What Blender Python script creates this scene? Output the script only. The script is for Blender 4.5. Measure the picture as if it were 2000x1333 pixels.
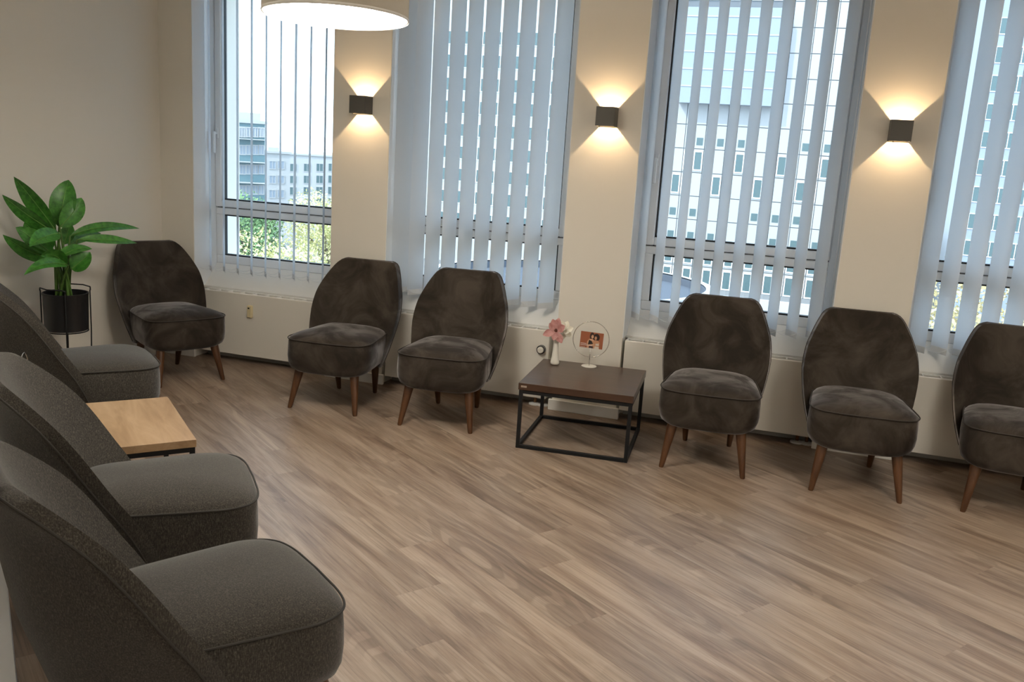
import bpy, math, random
from mathutils import Vector, Matrix

for o in list(bpy.data.objects): bpy.data.objects.remove(o)
scene = bpy.context.scene
COL = scene.collection
R_ = math.radians

# ------------------------------------------------------------------ camera
CAM = Vector((4.2097, -4.9010, 1.4540))
YAW, PITCH, ROLL, FOC = R_(-17.305), R_(11.881), R_(-3.552), 1750.5
def cam_axes():
    f = Vector((math.sin(YAW)*math.cos(PITCH), math.cos(YAW)*math.cos(PITCH), -math.sin(PITCH)))
    r = Vector((math.cos(YAW), -math.sin(YAW), 0)); d = f.cross(r)
    return (math.cos(ROLL)*r + math.sin(ROLL)*d, -math.sin(ROLL)*r + math.cos(ROLL)*d, f)
AX_R, AX_D, AX_F = cam_axes()
cd = bpy.data.cameras.new('camera'); cam = bpy.data.objects.new('camera', cd); COL.objects.link(cam)
cd.sensor_width = 36; cd.lens = FOC/2000*36; cd.clip_start = .05; cd.clip_end = 600
m = Matrix((AX_R, -AX_D, -AX_F)).transposed().to_4x4(); m.translation = CAM
cam.matrix_world = m
scene.camera = cam

# ------------------------------------------------------------------ world, sun, exposure
w = bpy.data.worlds.new('sky'); scene.world = w; w.use_nodes = True
bg = w.node_tree.nodes['Background']
bg.inputs[0].default_value = (.66, .83, 1.0, 1); bg.inputs[1].default_value = 4.6
sd = bpy.data.lights.new('sun', 'SUN'); sun = bpy.data.objects.new('sun', sd); COL.objects.link(sun)
sd.energy = 3.6; sd.angle = R_(.6); sd.color = (1, .94, .84)
sun.rotation_euler = (R_(48), 0, R_(-38)); sun.location = (0, -20, 30)
vs = scene.view_settings
vs.view_transform = 'Standard'; vs.look = 'None'; vs.gamma = 1; vs.use_curve_mapping = False
vs.exposure = 0.0
LAMP_L = 38.0          # radiance of the pendant diffusers
SCONCE_W = 4.8

# ------------------------------------------------------------------ helpers
def tag(o, label=None, cat=None, group=None, kind=None):
    if label: o['label'] = label
    if cat: o['category'] = cat
    if group: o['group'] = group
    if kind: o['kind'] = kind
    return o
def empty(name, loc=(0,0,0), rz=0.0):
    o = bpy.data.objects.new(name, None); COL.objects.link(o); o.location = loc; o.rotation_euler = (0,0,rz)
    o.empty_display_size = .1
    return o
def link(name, me, parent=None, loc=None, rz=None):
    o = bpy.data.objects.new(name, me); COL.objects.link(o)
    if parent: o.parent = parent
    if loc is not None: o.location = loc
    if rz is not None: o.rotation_euler = (0,0,rz)
    return o
def copy_tree(o, parent=None):
    c = o.copy(); COL.objects.link(c); c.parent = parent
    for ch in list(o.children): copy_tree(ch, c)
    return c

class MB:
    def __init__(s): s.v=[]; s.f=[]
    def box(s, x0,x1,y0,y1,z0,z1, b=0.0):
        if b<=0:
            n=len(s.v)
            s.v += [(x0,y0,z0),(x1,y0,z0),(x1,y1,z0),(x0,y1,z0),(x0,y0,z1),(x1,y0,z1),(x1,y1,z1),(x0,y1,z1)]
            s.f += [tuple(n+i for i in q) for q in ((0,3,2,1),(4,5,6,7),(0,1,5,4),(1,2,6,5),(2,3,7,6),(3,0,4,7))]
        else:   # chamfered on all edges via stacked loops
            def lp(z,i,c): return [(x0+i+c,y0+i,z),(x1-i-c,y0+i,z),(x1-i,y0+i+c,z),(x1-i,y1-i-c,z),(x1-i-c,y1-i,z),(x0+i+c,y1-i,z),(x0+i,y1-i-c,z),(x0+i,y0+i+c,z)]
            s.loft([lp(z0,b,b),lp(z0+b,0,b),lp(z1-b,0,b),lp(z1,b,b)])
        return s
    def loft(s, loops, closed=True, cap0=True, cap1=True):
        n0=len(s.v); k=len(loops[0])
        for l in loops: s.v += [tuple(p) for p in l]
        for i in range(len(loops)-1):
            for j in range(k if closed else k-1):
                a=n0+i*k+j; b=n0+i*k+(j+1)%k
                s.f.append((a,b,b+k,a+k))
        if closed and cap0: s.f.append(tuple(n0+j for j in reversed(range(k))))
        if closed and cap1: s.f.append(tuple(n0+(len(loops)-1)*k+j for j in range(k)))
        return s
    def tube(s, pts, r, seg=8, closed=False, r1=None):
        pts=[Vector(p) for p in pts]; n=len(pts); loops=[]
        prev=None
        for i,p in enumerate(pts):
            if closed: t=pts[(i+1)%n]-pts[(i-1)%n]
            else: t=pts[min(i+1,n-1)]-pts[max(i-1,0)]
            t.normalize()
            if prev is None:
                a=Vector((0,0,1)) if abs(t.z)<.9 else Vector((1,0,0)); nrm=t.cross(a).normalized()
            else: nrm=(prev-t*prev.dot(t)).normalized()
            prev=nrm; bi=t.cross(nrm)
            rr=r if r1 is None else r+(r1-r)*i/(n-1)
            loops.append([p+rr*(math.cos(2*math.pi*k/seg)*nrm+math.sin(2*math.pi*k/seg)*bi) for k in range(seg)])
        if closed: loops.append(loops[0])
        return s.loft(loops, cap0=not closed, cap1=not closed)
    def lathe(s, prof, c=(0,0,0), seg=32, cap0=True, cap1=True):
        return s.loft([[(c[0]+r*math.cos(2*math.pi*k/seg), c[1]+r*math.sin(2*math.pi*k/seg), c[2]+z) for k in range(seg)] for r,z in prof], cap0=cap0, cap1=cap1)
    def quad(s,*p):
        n=len(s.v); s.v += [tuple(q) for q in p]; s.f.append(tuple(range(n,n+len(p)))); return s
    def xf(s, M, i0=0):
        s.v[i0:] = [tuple(M @ Vector(p)) for p in s.v[i0:]]; return s
    def mesh(s, name, mat, smooth=False, angle=None):
        me=bpy.data.meshes.new(name); me.from_pydata(s.v,[],s.f); me.materials.append(mat)
        if smooth:
            me.polygons.foreach_set('use_smooth',[True]*len(me.polygons))
            if angle is not None: 
                try: me.set_sharp_from_angle(angle=R_(angle))
                except Exception: pass
        me.update(); return me
    def build(s, name, mat, parent=None, smooth=False, angle=None, loc=None, rz=None):
        return link(name, s.mesh(name,mat,smooth,angle), parent, loc, rz)

def ray(u,v): return AX_R*((u-1000)/FOC)+AX_D*((v-666.5)/FOC)+AX_F

# ------------------------------------------------------------------ materials
MATS={}
def mat(name, col, rough=.6, metal=0.0, **kw):
    if name in MATS: return MATS[name]
    m=bpy.data.materials.new(name); m.use_nodes=True; MATS[name]=m
    b=m.node_tree.nodes['Principled BSDF']
    b.inputs['Base Color'].default_value=(*col,1); b.inputs['Roughness'].default_value=rough; b.inputs['Metallic'].default_value=metal
    for k,v in kw.items():
        b.inputs[k.replace('_',' ')].default_value=v
    return m
def nodes(m):
    nt=m.node_tree; return nt, nt.nodes, nt.links, nt.nodes['Principled BSDF']
def noise(nt, vec, scale, detail=3, rough=.55, dist=0.0):
    n=nt.nodes.new('ShaderNodeTexNoise'); n.inputs['Scale'].default_value=scale; n.inputs['Detail'].default_value=detail
    n.inputs['Roughness'].default_value=rough; n.inputs['Distortion'].default_value=dist
    if vec is not None: nt.links.new(vec, n.inputs['Vector'])
    return n
def ramp(nt, fac, stops):
    r=nt.nodes.new('ShaderNodeValToRGB'); e=r.color_ramp.elements
    while len(e)<len(stops): e.new(.5)
    for i,(p,c) in enumerate(stops): e[i].position=p; e[i].color=(*c,1)
    nt.links.new(fac, r.inputs[0]); return r
def bump(nt, h, strength, dist, b):
    n=nt.nodes.new('ShaderNodeBump'); n.inputs['Strength'].default_value=strength; n.inputs['Distance'].default_value=dist
    nt.links.new(h, n.inputs['Height']); nt.links.new(n.outputs[0], b.inputs['Normal'])
def coords(nt, scale=(1,1,1), rand=0.0):
    tc=nt.nodes.new('ShaderNodeTexCoord'); mp=nt.nodes.new('ShaderNodeMapping'); mp.inputs['Scale'].default_value=scale
    nt.links.new(tc.outputs['Object'], mp.inputs['Vector'])
    if rand:
        oi=nt.nodes.new('ShaderNodeObjectInfo'); mu=nt.nodes.new('ShaderNodeMath'); mu.operation='MULTIPLY'; mu.inputs[1].default_value=rand
        nt.links.new(oi.outputs['Random'], mu.inputs[0])
        cb=nt.nodes.new('ShaderNodeCombineXYZ')
        for i in range(3): nt.links.new(mu.outputs[0], cb.inputs[i])
        nt.links.new(cb.outputs[0], mp.inputs['Location'])
    return mp.outputs[0]

def m_paint(name, col, rough=.75, bs=.05):
    m=mat(name,col,rough); nt,n,l,b=nodes(m); c=coords(nt); h=noise(nt,c,220,2); bump(nt,h.outputs[0],bs,.002,b); return m
WALL=m_paint('wall_paint',(.73,.695,.63))
WHITE=m_paint('white_paint',(.80,.79,.76),.5,.02)
CEIL=m_paint('ceiling_paint',(.75,.72,.67),.85)
RADW=mat('radiator_enamel',(.74,.71,.65),.38)
PVC=mat('window_pvc',(.82,.84,.86),.3)
GASK=mat('black_gasket',(.012,.013,.016),.5)
GREYB=mat('grey_baseboard',(.36,.355,.34),.5)
BLACKM=mat('black_metal',(.010,.010,.011),.55,0.0,Specular_IOR_Level=.25)
ALU=mat('brushed_aluminium',(.72,.73,.75),.3,1.0)
CHROME=mat('chrome',(.82,.82,.83),.15,1.0)

def m_glass(name, col=(1,1,1)):
    m=bpy.data.materials.new(name); m.use_nodes=True; nt=m.node_tree; nt.nodes.clear()
    o=nt.nodes.new('ShaderNodeOutputMaterial'); t=nt.nodes.new('ShaderNodeBsdfTransparent'); t.inputs[0].default_value=(*col,1)
    g=nt.nodes.new('ShaderNodeBsdfGlossy'); g.inputs['Roughness'].default_value=.02
    f=nt.nodes.new('ShaderNodeFresnel'); f.inputs[0].default_value=1.45
    x=nt.nodes.new('ShaderNodeMixShader'); nt.links.new(f.outputs[0],x.inputs[0]); nt.links.new(t.outputs[0],x.inputs[1]); nt.links.new(g.outputs[0],x.inputs[2])
    nt.links.new(x.outputs[0],o.inputs[0]); return m
GLASS=m_glass('window_glass',(.93,.96,.97))

def m_slat():
    m=bpy.data.materials.new('blind_fabric'); m.use_nodes=True; nt=m.node_tree; nt.nodes.clear()
    o=nt.nodes.new('ShaderNodeOutputMaterial'); d=nt.nodes.new('ShaderNodeBsdfDiffuse'); t=nt.nodes.new('ShaderNodeBsdfTranslucent')
    d.inputs[0].default_value=(.76,.79,.82,1); t.inputs[0].default_value=(.74,.81,.88,1)
    x=nt.nodes.new('ShaderNodeMixShader'); x.inputs[0].default_value=.5
    nt.links.new(d.outputs[0],x.inputs[1]); nt.links.new(t.outputs[0],x.inputs[2]); nt.links.new(x.outputs[0],o.inputs[0])
    c=coords(nt,(1,1,1)); h=noise(nt,c,500,2); bp=nt.nodes.new('ShaderNodeBump'); bp.inputs['Strength'].default_value=.1; bp.inputs['Distance'].default_value=.001
    nt.links.new(h.outputs[0],bp.inputs['Height']); nt.links.new(bp.outputs[0],d.inputs['Normal'])
    return m
SLAT=m_slat()
POCKET=mat('blind_weight_pocket',(.66,.68,.70),.8)

def m_velvet():
    m=mat('brown_grey_velvet',(.05,.04,.033),.75); nt,n,l,b=nodes(m)
    b.inputs['Sheen Weight'].default_value=.55; b.inputs['Sheen Roughness'].default_value=.35; b.inputs['Sheen Tint'].default_value=(.80,.78,.80,1)
    b.inputs['Specular IOR Level'].default_value=.15
    c=coords(nt,(1,1,1),37.0); n1=noise(nt,c,4.8,5,.6,.9)
    r=ramp(nt,n1.outputs[0],[(.37,(.021,.016,.0125)),(.48,(.033,.0255,.0198)),(.54,(.043,.034,.0265)),(.66,(.062,.050,.040))]); l.new(r.outputs[0],b.inputs['Base Color'])
    r2=ramp(nt,n1.outputs[0],[(.42,(.26,)*3),(.58,(.78,)*3)]); l.new(r2.outputs[0],b.inputs['Sheen Weight'])
    n2=noise(nt,c,14,3); bump(nt,n2.outputs[0],.15,.006,b)
    return m
VELVET=m_velvet()
def m_fabric():
    m=mat('grey_woven_fabric',(.06,.056,.05),.9); nt,n,l,b=nodes(m)
    b.inputs['Sheen Weight'].default_value=.25; b.inputs['Sheen Roughness'].default_value=.5; b.inputs['Specular IOR Level'].default_value=.1
    c=coords(nt,(1,1,1),11.0); n1=noise(nt,c,260,3,.7); c2=coords(nt,(1,1,.25),5.0); n2=noise(nt,c2,420,2)
    mx=nt.nodes.new('ShaderNodeMath'); mx.operation='ADD'; l.new(n1.outputs[0],mx.inputs[0]); l.new(n2.outputs[0],mx.inputs[1])
    r=ramp(nt,mx.outputs[0],[(.35,(.020,.018,.015)),(.5,(.043,.038,.032)),(.68,(.105,.092,.076))]); 
    mh=nt.nodes.new('ShaderNodeMath'); mh.operation='MULTIPLY'; mh.inputs[1].default_value=.5; l.new(mx.outputs[0],mh.inputs[0]); l.new(mh.outputs[0],r.inputs[0])
    l.new(r.outputs[0],b.inputs['Base Color']); bump(nt,mx.outputs[0],.25,.002,b); return m
FABRIC=m_fabric()
PIPEV=mat('velvet_piping',(.03,.024,.02),.8)
PIPEF=mat('fabric_piping',(.035,.032,.028),.9)

def m_wood(name, stops, sc=(3,28,28), rough=.4, rand=31.0, fine=1.0):
    m=mat(name,stops[1][1],rough); nt,n,l,b=nodes(m); c=coords(nt,sc,rand)
    n1=noise(nt,c,1.0,6,.62,.6); r=ramp(nt,n1.outputs[0],stops); l.new(r.outputs[0],b.inputs['Base Color'])
    bump(nt,n1.outputs[0],.06*fine,.002,b); return m
LEGW=m_wood('walnut_leg',[(.3,(.045,.016,.006)),(.5,(.078,.031,.011)),(.7,(.115,.048,.018))],(30,30,4),.35)
OAK=m_wood('light_oak_top',[(.3,(.27,.165,.085)),(.5,(.36,.235,.13)),(.7,(.44,.30,.18))],(2.5,16,16),.42)
WENGE=m_wood('dark_brown_top',[(.3,(.044,.022,.013)),(.5,(.056,.028,.017)),(.7,(.068,.035,.021))],(3,20,20),.3)

def m_floor():
    m=mat('oak_vinyl_plank',(.3,.22,.16),.36); nt,n,l,b=nodes(m)
    tc=nt.nodes.new('ShaderNodeTexCoord'); oi=nt.nodes.new('ShaderNodeObjectInfo')
    off=nt.nodes.new('ShaderNodeVectorMath'); off.operation='SCALE'; off.inputs[0].default_value=(17.3,9.1,3.7)
    mu=nt.nodes.new('ShaderNodeMath'); mu.operation='MULTIPLY'; mu.inputs[1].default_value=9.0; l.new(oi.outputs['Random'],mu.inputs[0]); l.new(mu.outputs[0],off.inputs['Scale'])
    ad=nt.nodes.new('ShaderNodeVectorMath'); ad.operation='ADD'; l.new(tc.outputs['Object'],ad.inputs[0]); l.new(off.outputs[0],ad.inputs[1])
    def sc(v):
        q=nt.nodes.new('ShaderNodeVectorMath'); q.operation='MULTIPLY'; q.inputs[1].default_value=v; l.new(ad.outputs[0],q.inputs[0]); return q.outputs[0]
    big=noise(nt,sc((1.15,9.5,1)),1.0,6,.62,.75)       # broad dark and light streaks
    fine=noise(nt,sc((3,120,1)),1.0,5,.7,.2)       # fine pores along the board
    warp=noise(nt,sc((1.1,4.2,1)),1.0,2,.4)        # cathedral figure
    wv=nt.nodes.new('ShaderNodeMath'); wv.operation='MULTIPLY'; wv.inputs[1].default_value=75.0; l.new(warp.outputs[0],wv.inputs[0])
    sn=nt.nodes.new('ShaderNodeMath'); sn.operation='SINE'; l.new(wv.outputs[0],sn.inputs[0])
    r1=ramp(nt,big.outputs[0],[(.34,(.175,.118,.083)),(.45,(.255,.183,.134)),(.56,(.325,.245,.186)),(.72,(.385,.302,.238))])
    r2=ramp(nt,fine.outputs[0],[(.36,(.62,.60,.58)),(.52,(.98,.98,.98)),(.70,(1.12,1.12,1.12))])
    mm=nt.nodes.new('ShaderNodeMix'); mm.data_type='RGBA'; mm.blend_type='MULTIPLY'; mm.inputs[0].default_value=.8
    l.new(r1.outputs[0],mm.inputs[6]); l.new(r2.outputs[0],mm.inputs[7])
    r3=ramp(nt,sn.outputs[0],[(.0,(.72,.70,.68)),(.55,(1.03,1.03,1.03))]); 
    mm2=nt.nodes.new('ShaderNodeMix'); mm2.data_type='RGBA'; mm2.blend_type='MULTIPLY'; l.new(mm.outputs[2],mm2.inputs[6]); l.new(r3.outputs[0],mm2.inputs[7])
    msk=noise(nt,sc((.9,5,1)),1.0,2); rm=ramp(nt,msk.outputs[0],[(.47,(0,0,0)),(.62,(.8,.8,.8))]); l.new(rm.outputs[0],mm2.inputs[0])
    hv=nt.nodes.new('ShaderNodeHueSaturation'); vr=nt.nodes.new('ShaderNodeMapRange'); vr.inputs['To Min'].default_value=.90; vr.inputs['To Max'].default_value=1.09
    l.new(oi.outputs['Random'],vr.inputs['Value']); l.new(vr.outputs[0],hv.inputs['Value']); l.new(mm2.outputs[2],hv.inputs['Color'])
    l.new(hv.outputs[0],b.inputs['Base Color'])
    rr=nt.nodes.new('ShaderNodeMapRange'); rr.inputs['To Min'].default_value=.33; rr.inputs['To Max'].default_value=.48; l.new(fine.outputs[0],rr.inputs['Value']); l.new(rr.outputs[0],b.inputs['Roughness'])
    bump(nt,fine.outputs[0],.12,.0015,b); return m
PLANK=m_floor()
SUBF=mat('subfloor_screed',(.08,.065,.05),.9)

def m_emit(name,col,s):
    m=bpy.data.materials.new(name); m.use_nodes=True; nt=m.node_tree; nt.nodes.clear(); o=nt.nodes.new('ShaderNodeOutputMaterial'); e=nt.nodes.new('ShaderNodeEmission')
    e.inputs[0].default_value=(*col,1); e.inputs[1].default_value=s; nt.links.new(e.outputs[0],o.inputs[0]); return m
DIFF=m_emit('lamp_diffuser',(1,.935,.82),LAMP_L)
LED=mat('sconce_led_lens',(.8,.75,.6),.4)
UPL=m_emit('added_fill_uplight',(1,.935,.82),LAMP_L*1.1)  # unseen upward glow, added to raise the ambient light off the ceiling
SHADE=m_paint('lamp_shade_fabric',(.56,.52,.45),.9,.1)

# ------------------------------------------------------------------ room shell
X0,X1,YR,ZC=.24,7.2,-6.6,2.62
PIERS=[(.24,.486),(1.483,1.851),(2.95,3.33),(4.42,4.786),(5.88,6.25)]
WINS=[(.486,1.483),(1.851,2.95),(3.33,4.42),(4.786,5.88)]
WY=.25; ZS=.605; ZT=2.46
fl=MB().box(.15,7.4,-6.75,.5,-.06,-.012).build('floor',SUBF); tag(fl,'light oak plank floor laid diagonally across the room','floor',kind='structure')
PA=R_(-36.0); pd=Vector((math.cos(PA),math.sin(PA))); pn=Vector((-math.sin(PA),math.cos(PA)))
PW_,PL_=.181,1.22
def clip_poly(poly, a,b,c):   # keep a*x+b*y<=c
    out=[]
    for i in range(len(poly)):
        p,q=poly[i],poly[(i+1)%len(poly)]; dp=a*p[0]+b*p[1]-c; dq=a*q[0]+b*q[1]-c
        if dp<=0: out.append(p)
        if dp*dq<0:
            t=dp/(dp-dq); out.append((p[0]+(q[0]-p[0])*t,p[1]+(q[1]-p[1])*t))
    return out
random.seed(5)
plank_full=MB().box(-PL_/2+.0001,PL_/2-.0001,-PW_/2+.00015,PW_/2-.00015,-.012,0).mesh('plank',PLANK)
base_pt=Vector((3.083,-2.41))       # a known end joint
for r in range(-26,30):
    shift=((r*7)%10)/10*PL_ + random.uniform(-.08,.08)
    if r==0: shift=0
    for k in range(-6,7):
        c=base_pt+pn*(r+.5)*PW_+pd*(k*PL_+shift+PL_/2)
        cor=[(c+pd*sx*PL_/2+pn*sy*PW_/2) for sx,sy in ((-1,-1),(1,-1),(1,1),(-1,1))]
        poly=[(p.x,p.y) for p in cor]; n0=[tuple(p) for p in poly]
        for a,b_,cc in ((-1,0,-.2),(1,0,7.3),(0,-1,6.7),(0,1,.13)): 
            if poly: poly=clip_poly(poly,a,b_,cc)
        if len(poly)<3: continue
        ar=abs(sum(poly[i][0]*poly[(i+1)%len(poly)][1]-poly[(i+1)%len(poly)][0]*poly[i][1] for i in range(len(poly))))/2
        if ar<.01: continue
        if abs(ar-PW_*PL_)<1e-5:
            link('plank',plank_full,fl,(c.x,c.y,0),PA)
        else:
            loc=[]
            for p in poly:
                d=Vector(p)-c; loc.append((d.dot(pd)*.9998,d.dot(pn)*.9985))
            if sum(loc[i][0]*loc[(i+1)%len(loc)][1]-loc[(i+1)%len(loc)][0]*loc[i][1] for i in range(len(loc)))<0: loc.reverse()
            MB().loft([[(x,y,-.012) for x,y in loc],[(x,y,0) for x,y in loc]]).build('plank',PLANK,fl,loc=(c.x,c.y,0),rz=PA)

wb=MB()
for a,b_ in PIERS: wb.box(a,b_,0,.5,0,ZC)
wb.box(6.25,7.2,0,.5,0,ZC)
for a,b_ in WINS:
    wb.box(a,b_,.24,.5,0,ZS-.012); wb.box(a,b_,.13,.24,0,.44); wb.box(a,b_,.19,.5,ZT,ZC); 
tag(wb.build('wall_back',WALL),'warm white window wall with piers between the tall windows','wall',kind='structure')
tag(MB().box(X0-.12,X0,YR,.5,0,ZC).build('wall_left',WALL),'plain warm white wall behind the potted plant','wall',kind='structure')
tag(MB().box(X1,X1+.12,YR,.5,0,ZC).build('wall_right',WALL),'plain wall at the right end of the window wall','wall',kind='structure')
tag(MB().box(X0-.12,X1+.12,YR-.12,YR,0,ZC).build('wall_rear',WALL),'plain wall opposite the windows','wall',kind='structure')
tag(MB().box(X0-.12,X1+.12,YR-.12,.5,ZC,ZC+.3).build('ceiling',CEIL),'plain white ceiling above the waiting room','ceiling',kind='structure')
tag(MB().box(X0,X0+.014,-1.42,-.001,0,.06,.002).build('baseboard_left',WHITE),'white baseboard along the wall behind the plant','baseboard',kind='structure')
n=0
for a,b_ in PIERS[1:]+[(.258,.486)]:
    n+=1; lo=a-.018 if a>.4 else a; hi=b_+.018 if a>.4 else b_+.01
    o=MB().box(lo,hi,-.022,-.001,0,.062,.002)
    tag(o.build('trim_%d'%n,WHITE),'white skirting block at the foot of the %s pier'%['first','second','third','fourth','corner'][n-1],'trim',kind='structure')
for i,(a,b_) in enumerate(WINS):
    tag(MB().box(a+.02,b_-.02,.11,.129,0,.075,.002).build('baseboard_niche_%d'%(i+1),GREYB),'grey baseboard below the %s radiator'%['first','second','third','fourth'][i],'baseboard',kind='structure')
    pr_=[(.104,.455),(.104,.467),(.234,ZS),(.239,ZS),(.239,.441),(.131,.441)]
    tag(MB().loft([[(x,y,z) for y,z in pr_] for x in (a+.001,b_-.001)]).build('trim_sill_%d'%(i+1),WHITE),'white sloping sill apron under the %s window'%['first','second','third','fourth'][i],'trim',kind='structure')
    for k,(xa,xb) in enumerate(((a,a+.004),(b_-.004,b_))): tag(MB().box(xa,xb,.002,.234,.47,ZT).build('trim_reveal_%d'%(i*2+k+1),PVC),'white lining added to brighten the %s reveal of the %s window'%(['left','right'][k],['first','second','third','fourth'][i]),'trim',kind='structure')  # pale panels added to lighten the reveals, standing in for skylight on them

# ------------------------------------------------------------------ windows
def window(i,a,b_):
    w_=tag(empty('window_%d'%(i+1),((a+b_)/2,WY,ZS)),'white framed window, %s from the plant corner'%['first','second','third','fourth'][i],'window',kind='structure')
    cx=(a+b_)/2; h=(b_-a)/2
    def fr(name,x0,x1,z0,z1,t,y0,y1,m=PVC,b=.004):
        mb=MB()
        for q in ((x0,x0+t,z0,z1),(x1-t,x1,z0,z1),(x0+t,x1-t,z0,z0+t),(x0+t,x1-t,z1-t,z1)): mb.box(q[0],q[1],y0-WY,y1-WY,q[2]-ZS,q[3]-ZS,b)
        return mb.build(name,m,w_)
    g=.091 if i else .05; 
    gl,gr=-h+g,h-.091
    # outer frame, lower fixed light, transom
    mb=MB(); y0,y1=WY-.015,WY+.055
    for q in ((-h,gl-.045,0,ZT-ZS),(gr+.045,h,0,ZT-ZS)): mb.box(q[0],q[1],y0-WY,y1-WY,q[2],q[3],.004)
    mb.build('outer_frame',PVC,w_)
    mb=MB(); mb.box(gl-.045,gr+.045,y0-WY,y1-WY,0,.055,.004); mb.build('bottom_rail',PVC,w_)
    mb=MB(); mb.box(gl-.045,gr+.045,y0-WY,y1-WY,.328,.372,.004); mb.build('transom',PVC,w_)
    mb=MB(); mb.box(gl-.045,gl,y0-WY,y1-WY,.055,.328,.003); mb.box(gr,gr+.045,y0-WY,y1-WY,.055,.328,.003); mb.build('lower_frame',PVC,w_)
    mb=MB()      # dark seam between sash and transom
    mb.box(gl-.045,gr+.045,.0,.03,.372,.378); mb.build('seam',GASK,w_)
    # opening sash
    z0,z1=.378,ZT-ZS-.02
    mb=MB()
    for q in ((gl-.045,gl,z0,z1),(gr,gr+.045,z0,z1),(gl,gr,z0,z0+.046),(gl,gr,z1-.046,z1)): mb.box(q[0],q[1],-.028,.045,q[2],q[3],.005)
    mb.build('sash',PVC,w_)
    for (p0,p1) in ((.055,.328),(z0+.046,z1-.046)):
        mb=MB(); t=.009
        for q in ((gl,gl+t,p0,p1),(gr-t,gr,p0,p1),(gl+t,gr-t,p0,p0+t),(gl+t,gr-t,p1-t,p1)): mb.box(q[0],q[1],-.004,.03,q[2],q[3])
        mb.build('gasket',GASK,w_)
        MB().box(gl+t,gr-t,.01,.016,p0+t,p1-t).build('pane',GLASS,w_)
    # handle on the left stile
    hx=gl-.024; hz=1.46-ZS
    ho=MB().box(hx-.013,hx+.013,-.040,-.028,hz-.035,hz+.035,.004).build('handle_plate',PVC,w_)
    MB().tube([(hx,-.03,hz),(hx,-.062,hz)],.008).build('handle_neck',PVC,ho)
    MB().box(hx-.010,hx+.010,-.074,-.058,hz-.13,hz+.012,.005).build('handle_grip',PVC,ho)
    # outer reveal lining and sheet-metal sill outside
    MB().box(-h,h,.056,.27,-.05,-.02).build('outer_sill',PVC,w_)
    return w_
for i,(a,b_) in enumerate(WINS): window(i,a,b_)

# ------------------------------------------------------------------ vertical blinds
def slat_mesh():
    mb=MB(); z0,z1=0,1.87; W=.0575
    cols=[-1,-.5,0,.5,1]
    for z in (z0,.04,z1): mb.v += [(W*c, .0035*(1-c*c), z) for c in cols]
    for i in range(2):
        for j in range(4): a=i*5+j; mb.f.append((a,a+1,a+6,a+5))
    return mb.mesh('slat',SLAT,True)
SL=slat_mesh()
pk=MB(); pk.loft([[(x,.004*(1-(x/.0575)**2)+dy,z) for x,dy in ((-.056,-.0012),(0,-.0012),(.056,-.0012),(.056,.0012),(0,.0012),(-.056,.0012))] for z in (.001,.034)])
PKM=pk.mesh('bottom_weight',POCKET)
BLND=[('almost edge-on open slats','first'),('nearly closed slats','second'),('half open slats','third'),('half open slats','fourth')]
ords=['first','second','third','fourth']
random.seed(3)
def blind(i,xs,angs,zb=.567,y=.1):
    t=tag(empty('vertical_blind',((WINS[i][0]+WINS[i][1])/2,y,zb)),'white vertical blind with %s in the %s window from the plant'%BLND[i],'blind','vertical blinds in the windows')
    cx=t.location.x
    MB().box(WINS[i][0]+.01-cx,WINS[i][1]-.01-cx,-.025,.025,1.868,1.91,.003).build('headrail',PVC,t)
    prev=None
    for x,a in zip(xs,angs):
        s=link('slat',SL,t,(x-cx,0,random.uniform(-.004,.004)),R_(a)); link('bottom_weight',PKM,s)
    # thin bead chain joining the slat ends
    for s in (-1,1):
        pts=[]
        for (x,a),(x2,a2) in zip(list(zip(xs,angs))[:-1],list(zip(xs,angs))[1:]):
            p=Vector((x-cx+s*.055*math.cos(R_(a)),s*.055*math.sin(R_(a)),.032)); q=Vector((x2-cx+s*.055*math.cos(R_(a2)),s*.055*math.sin(R_(a2)),.032))
            for k in range(6):
                u=k/6; pts.append(p.lerp(q,u)-Vector((0,0,.018*4*u*(1-u))))
        MB().tube(pts,.0011,5).build('bead_chain',PVC,t,True)
    return t
A1=-57.5
xs1=[.467-.031+.104*k for k in range(10)]
blind(0,xs1,[math.degrees(math.atan2(.1-CAM.y,x-CAM.x))-180+6.5+random.uniform(-1,1) for x in xs1])
xs2=[1.905+.104*k for k in range(10)]
blind(1,xs2,[48,60,64,64.5,64,63,61.5,59,56,52])
xs3=[3.405-.031+.1065*k for k in range(10)]
blind(2,xs3,[A1+random.uniform(-2.0,2.0) for _ in xs3])
xs4=[4.852+.1065*k for k in range(10)]
blind(3,xs4,[-50]+[-56+random.uniform(-2,2) for _ in xs4[1:]])
# operating chains hanging at the right ends
for i in (0,2):
    x=WINS[i][1]-.018
    t=empty('blind_chain',(x,.05,.75)); tag(t,'white beaded pull chain hanging beside the %s window blind'%ords[i],'chain')
    for k,dx in enumerate((0,.012)): MB().tube([(dx,0,1.70),(dx,0,.9),(dx,0,0)],.0022,6).build('chain_strand',PVC,t,True)
    MB().tube([(0,0,0),(.003,0,-.008),(.009,0,-.008),(.012,0,0)],.0022,6).build('chain_loop',PVC,t,True)

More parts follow.
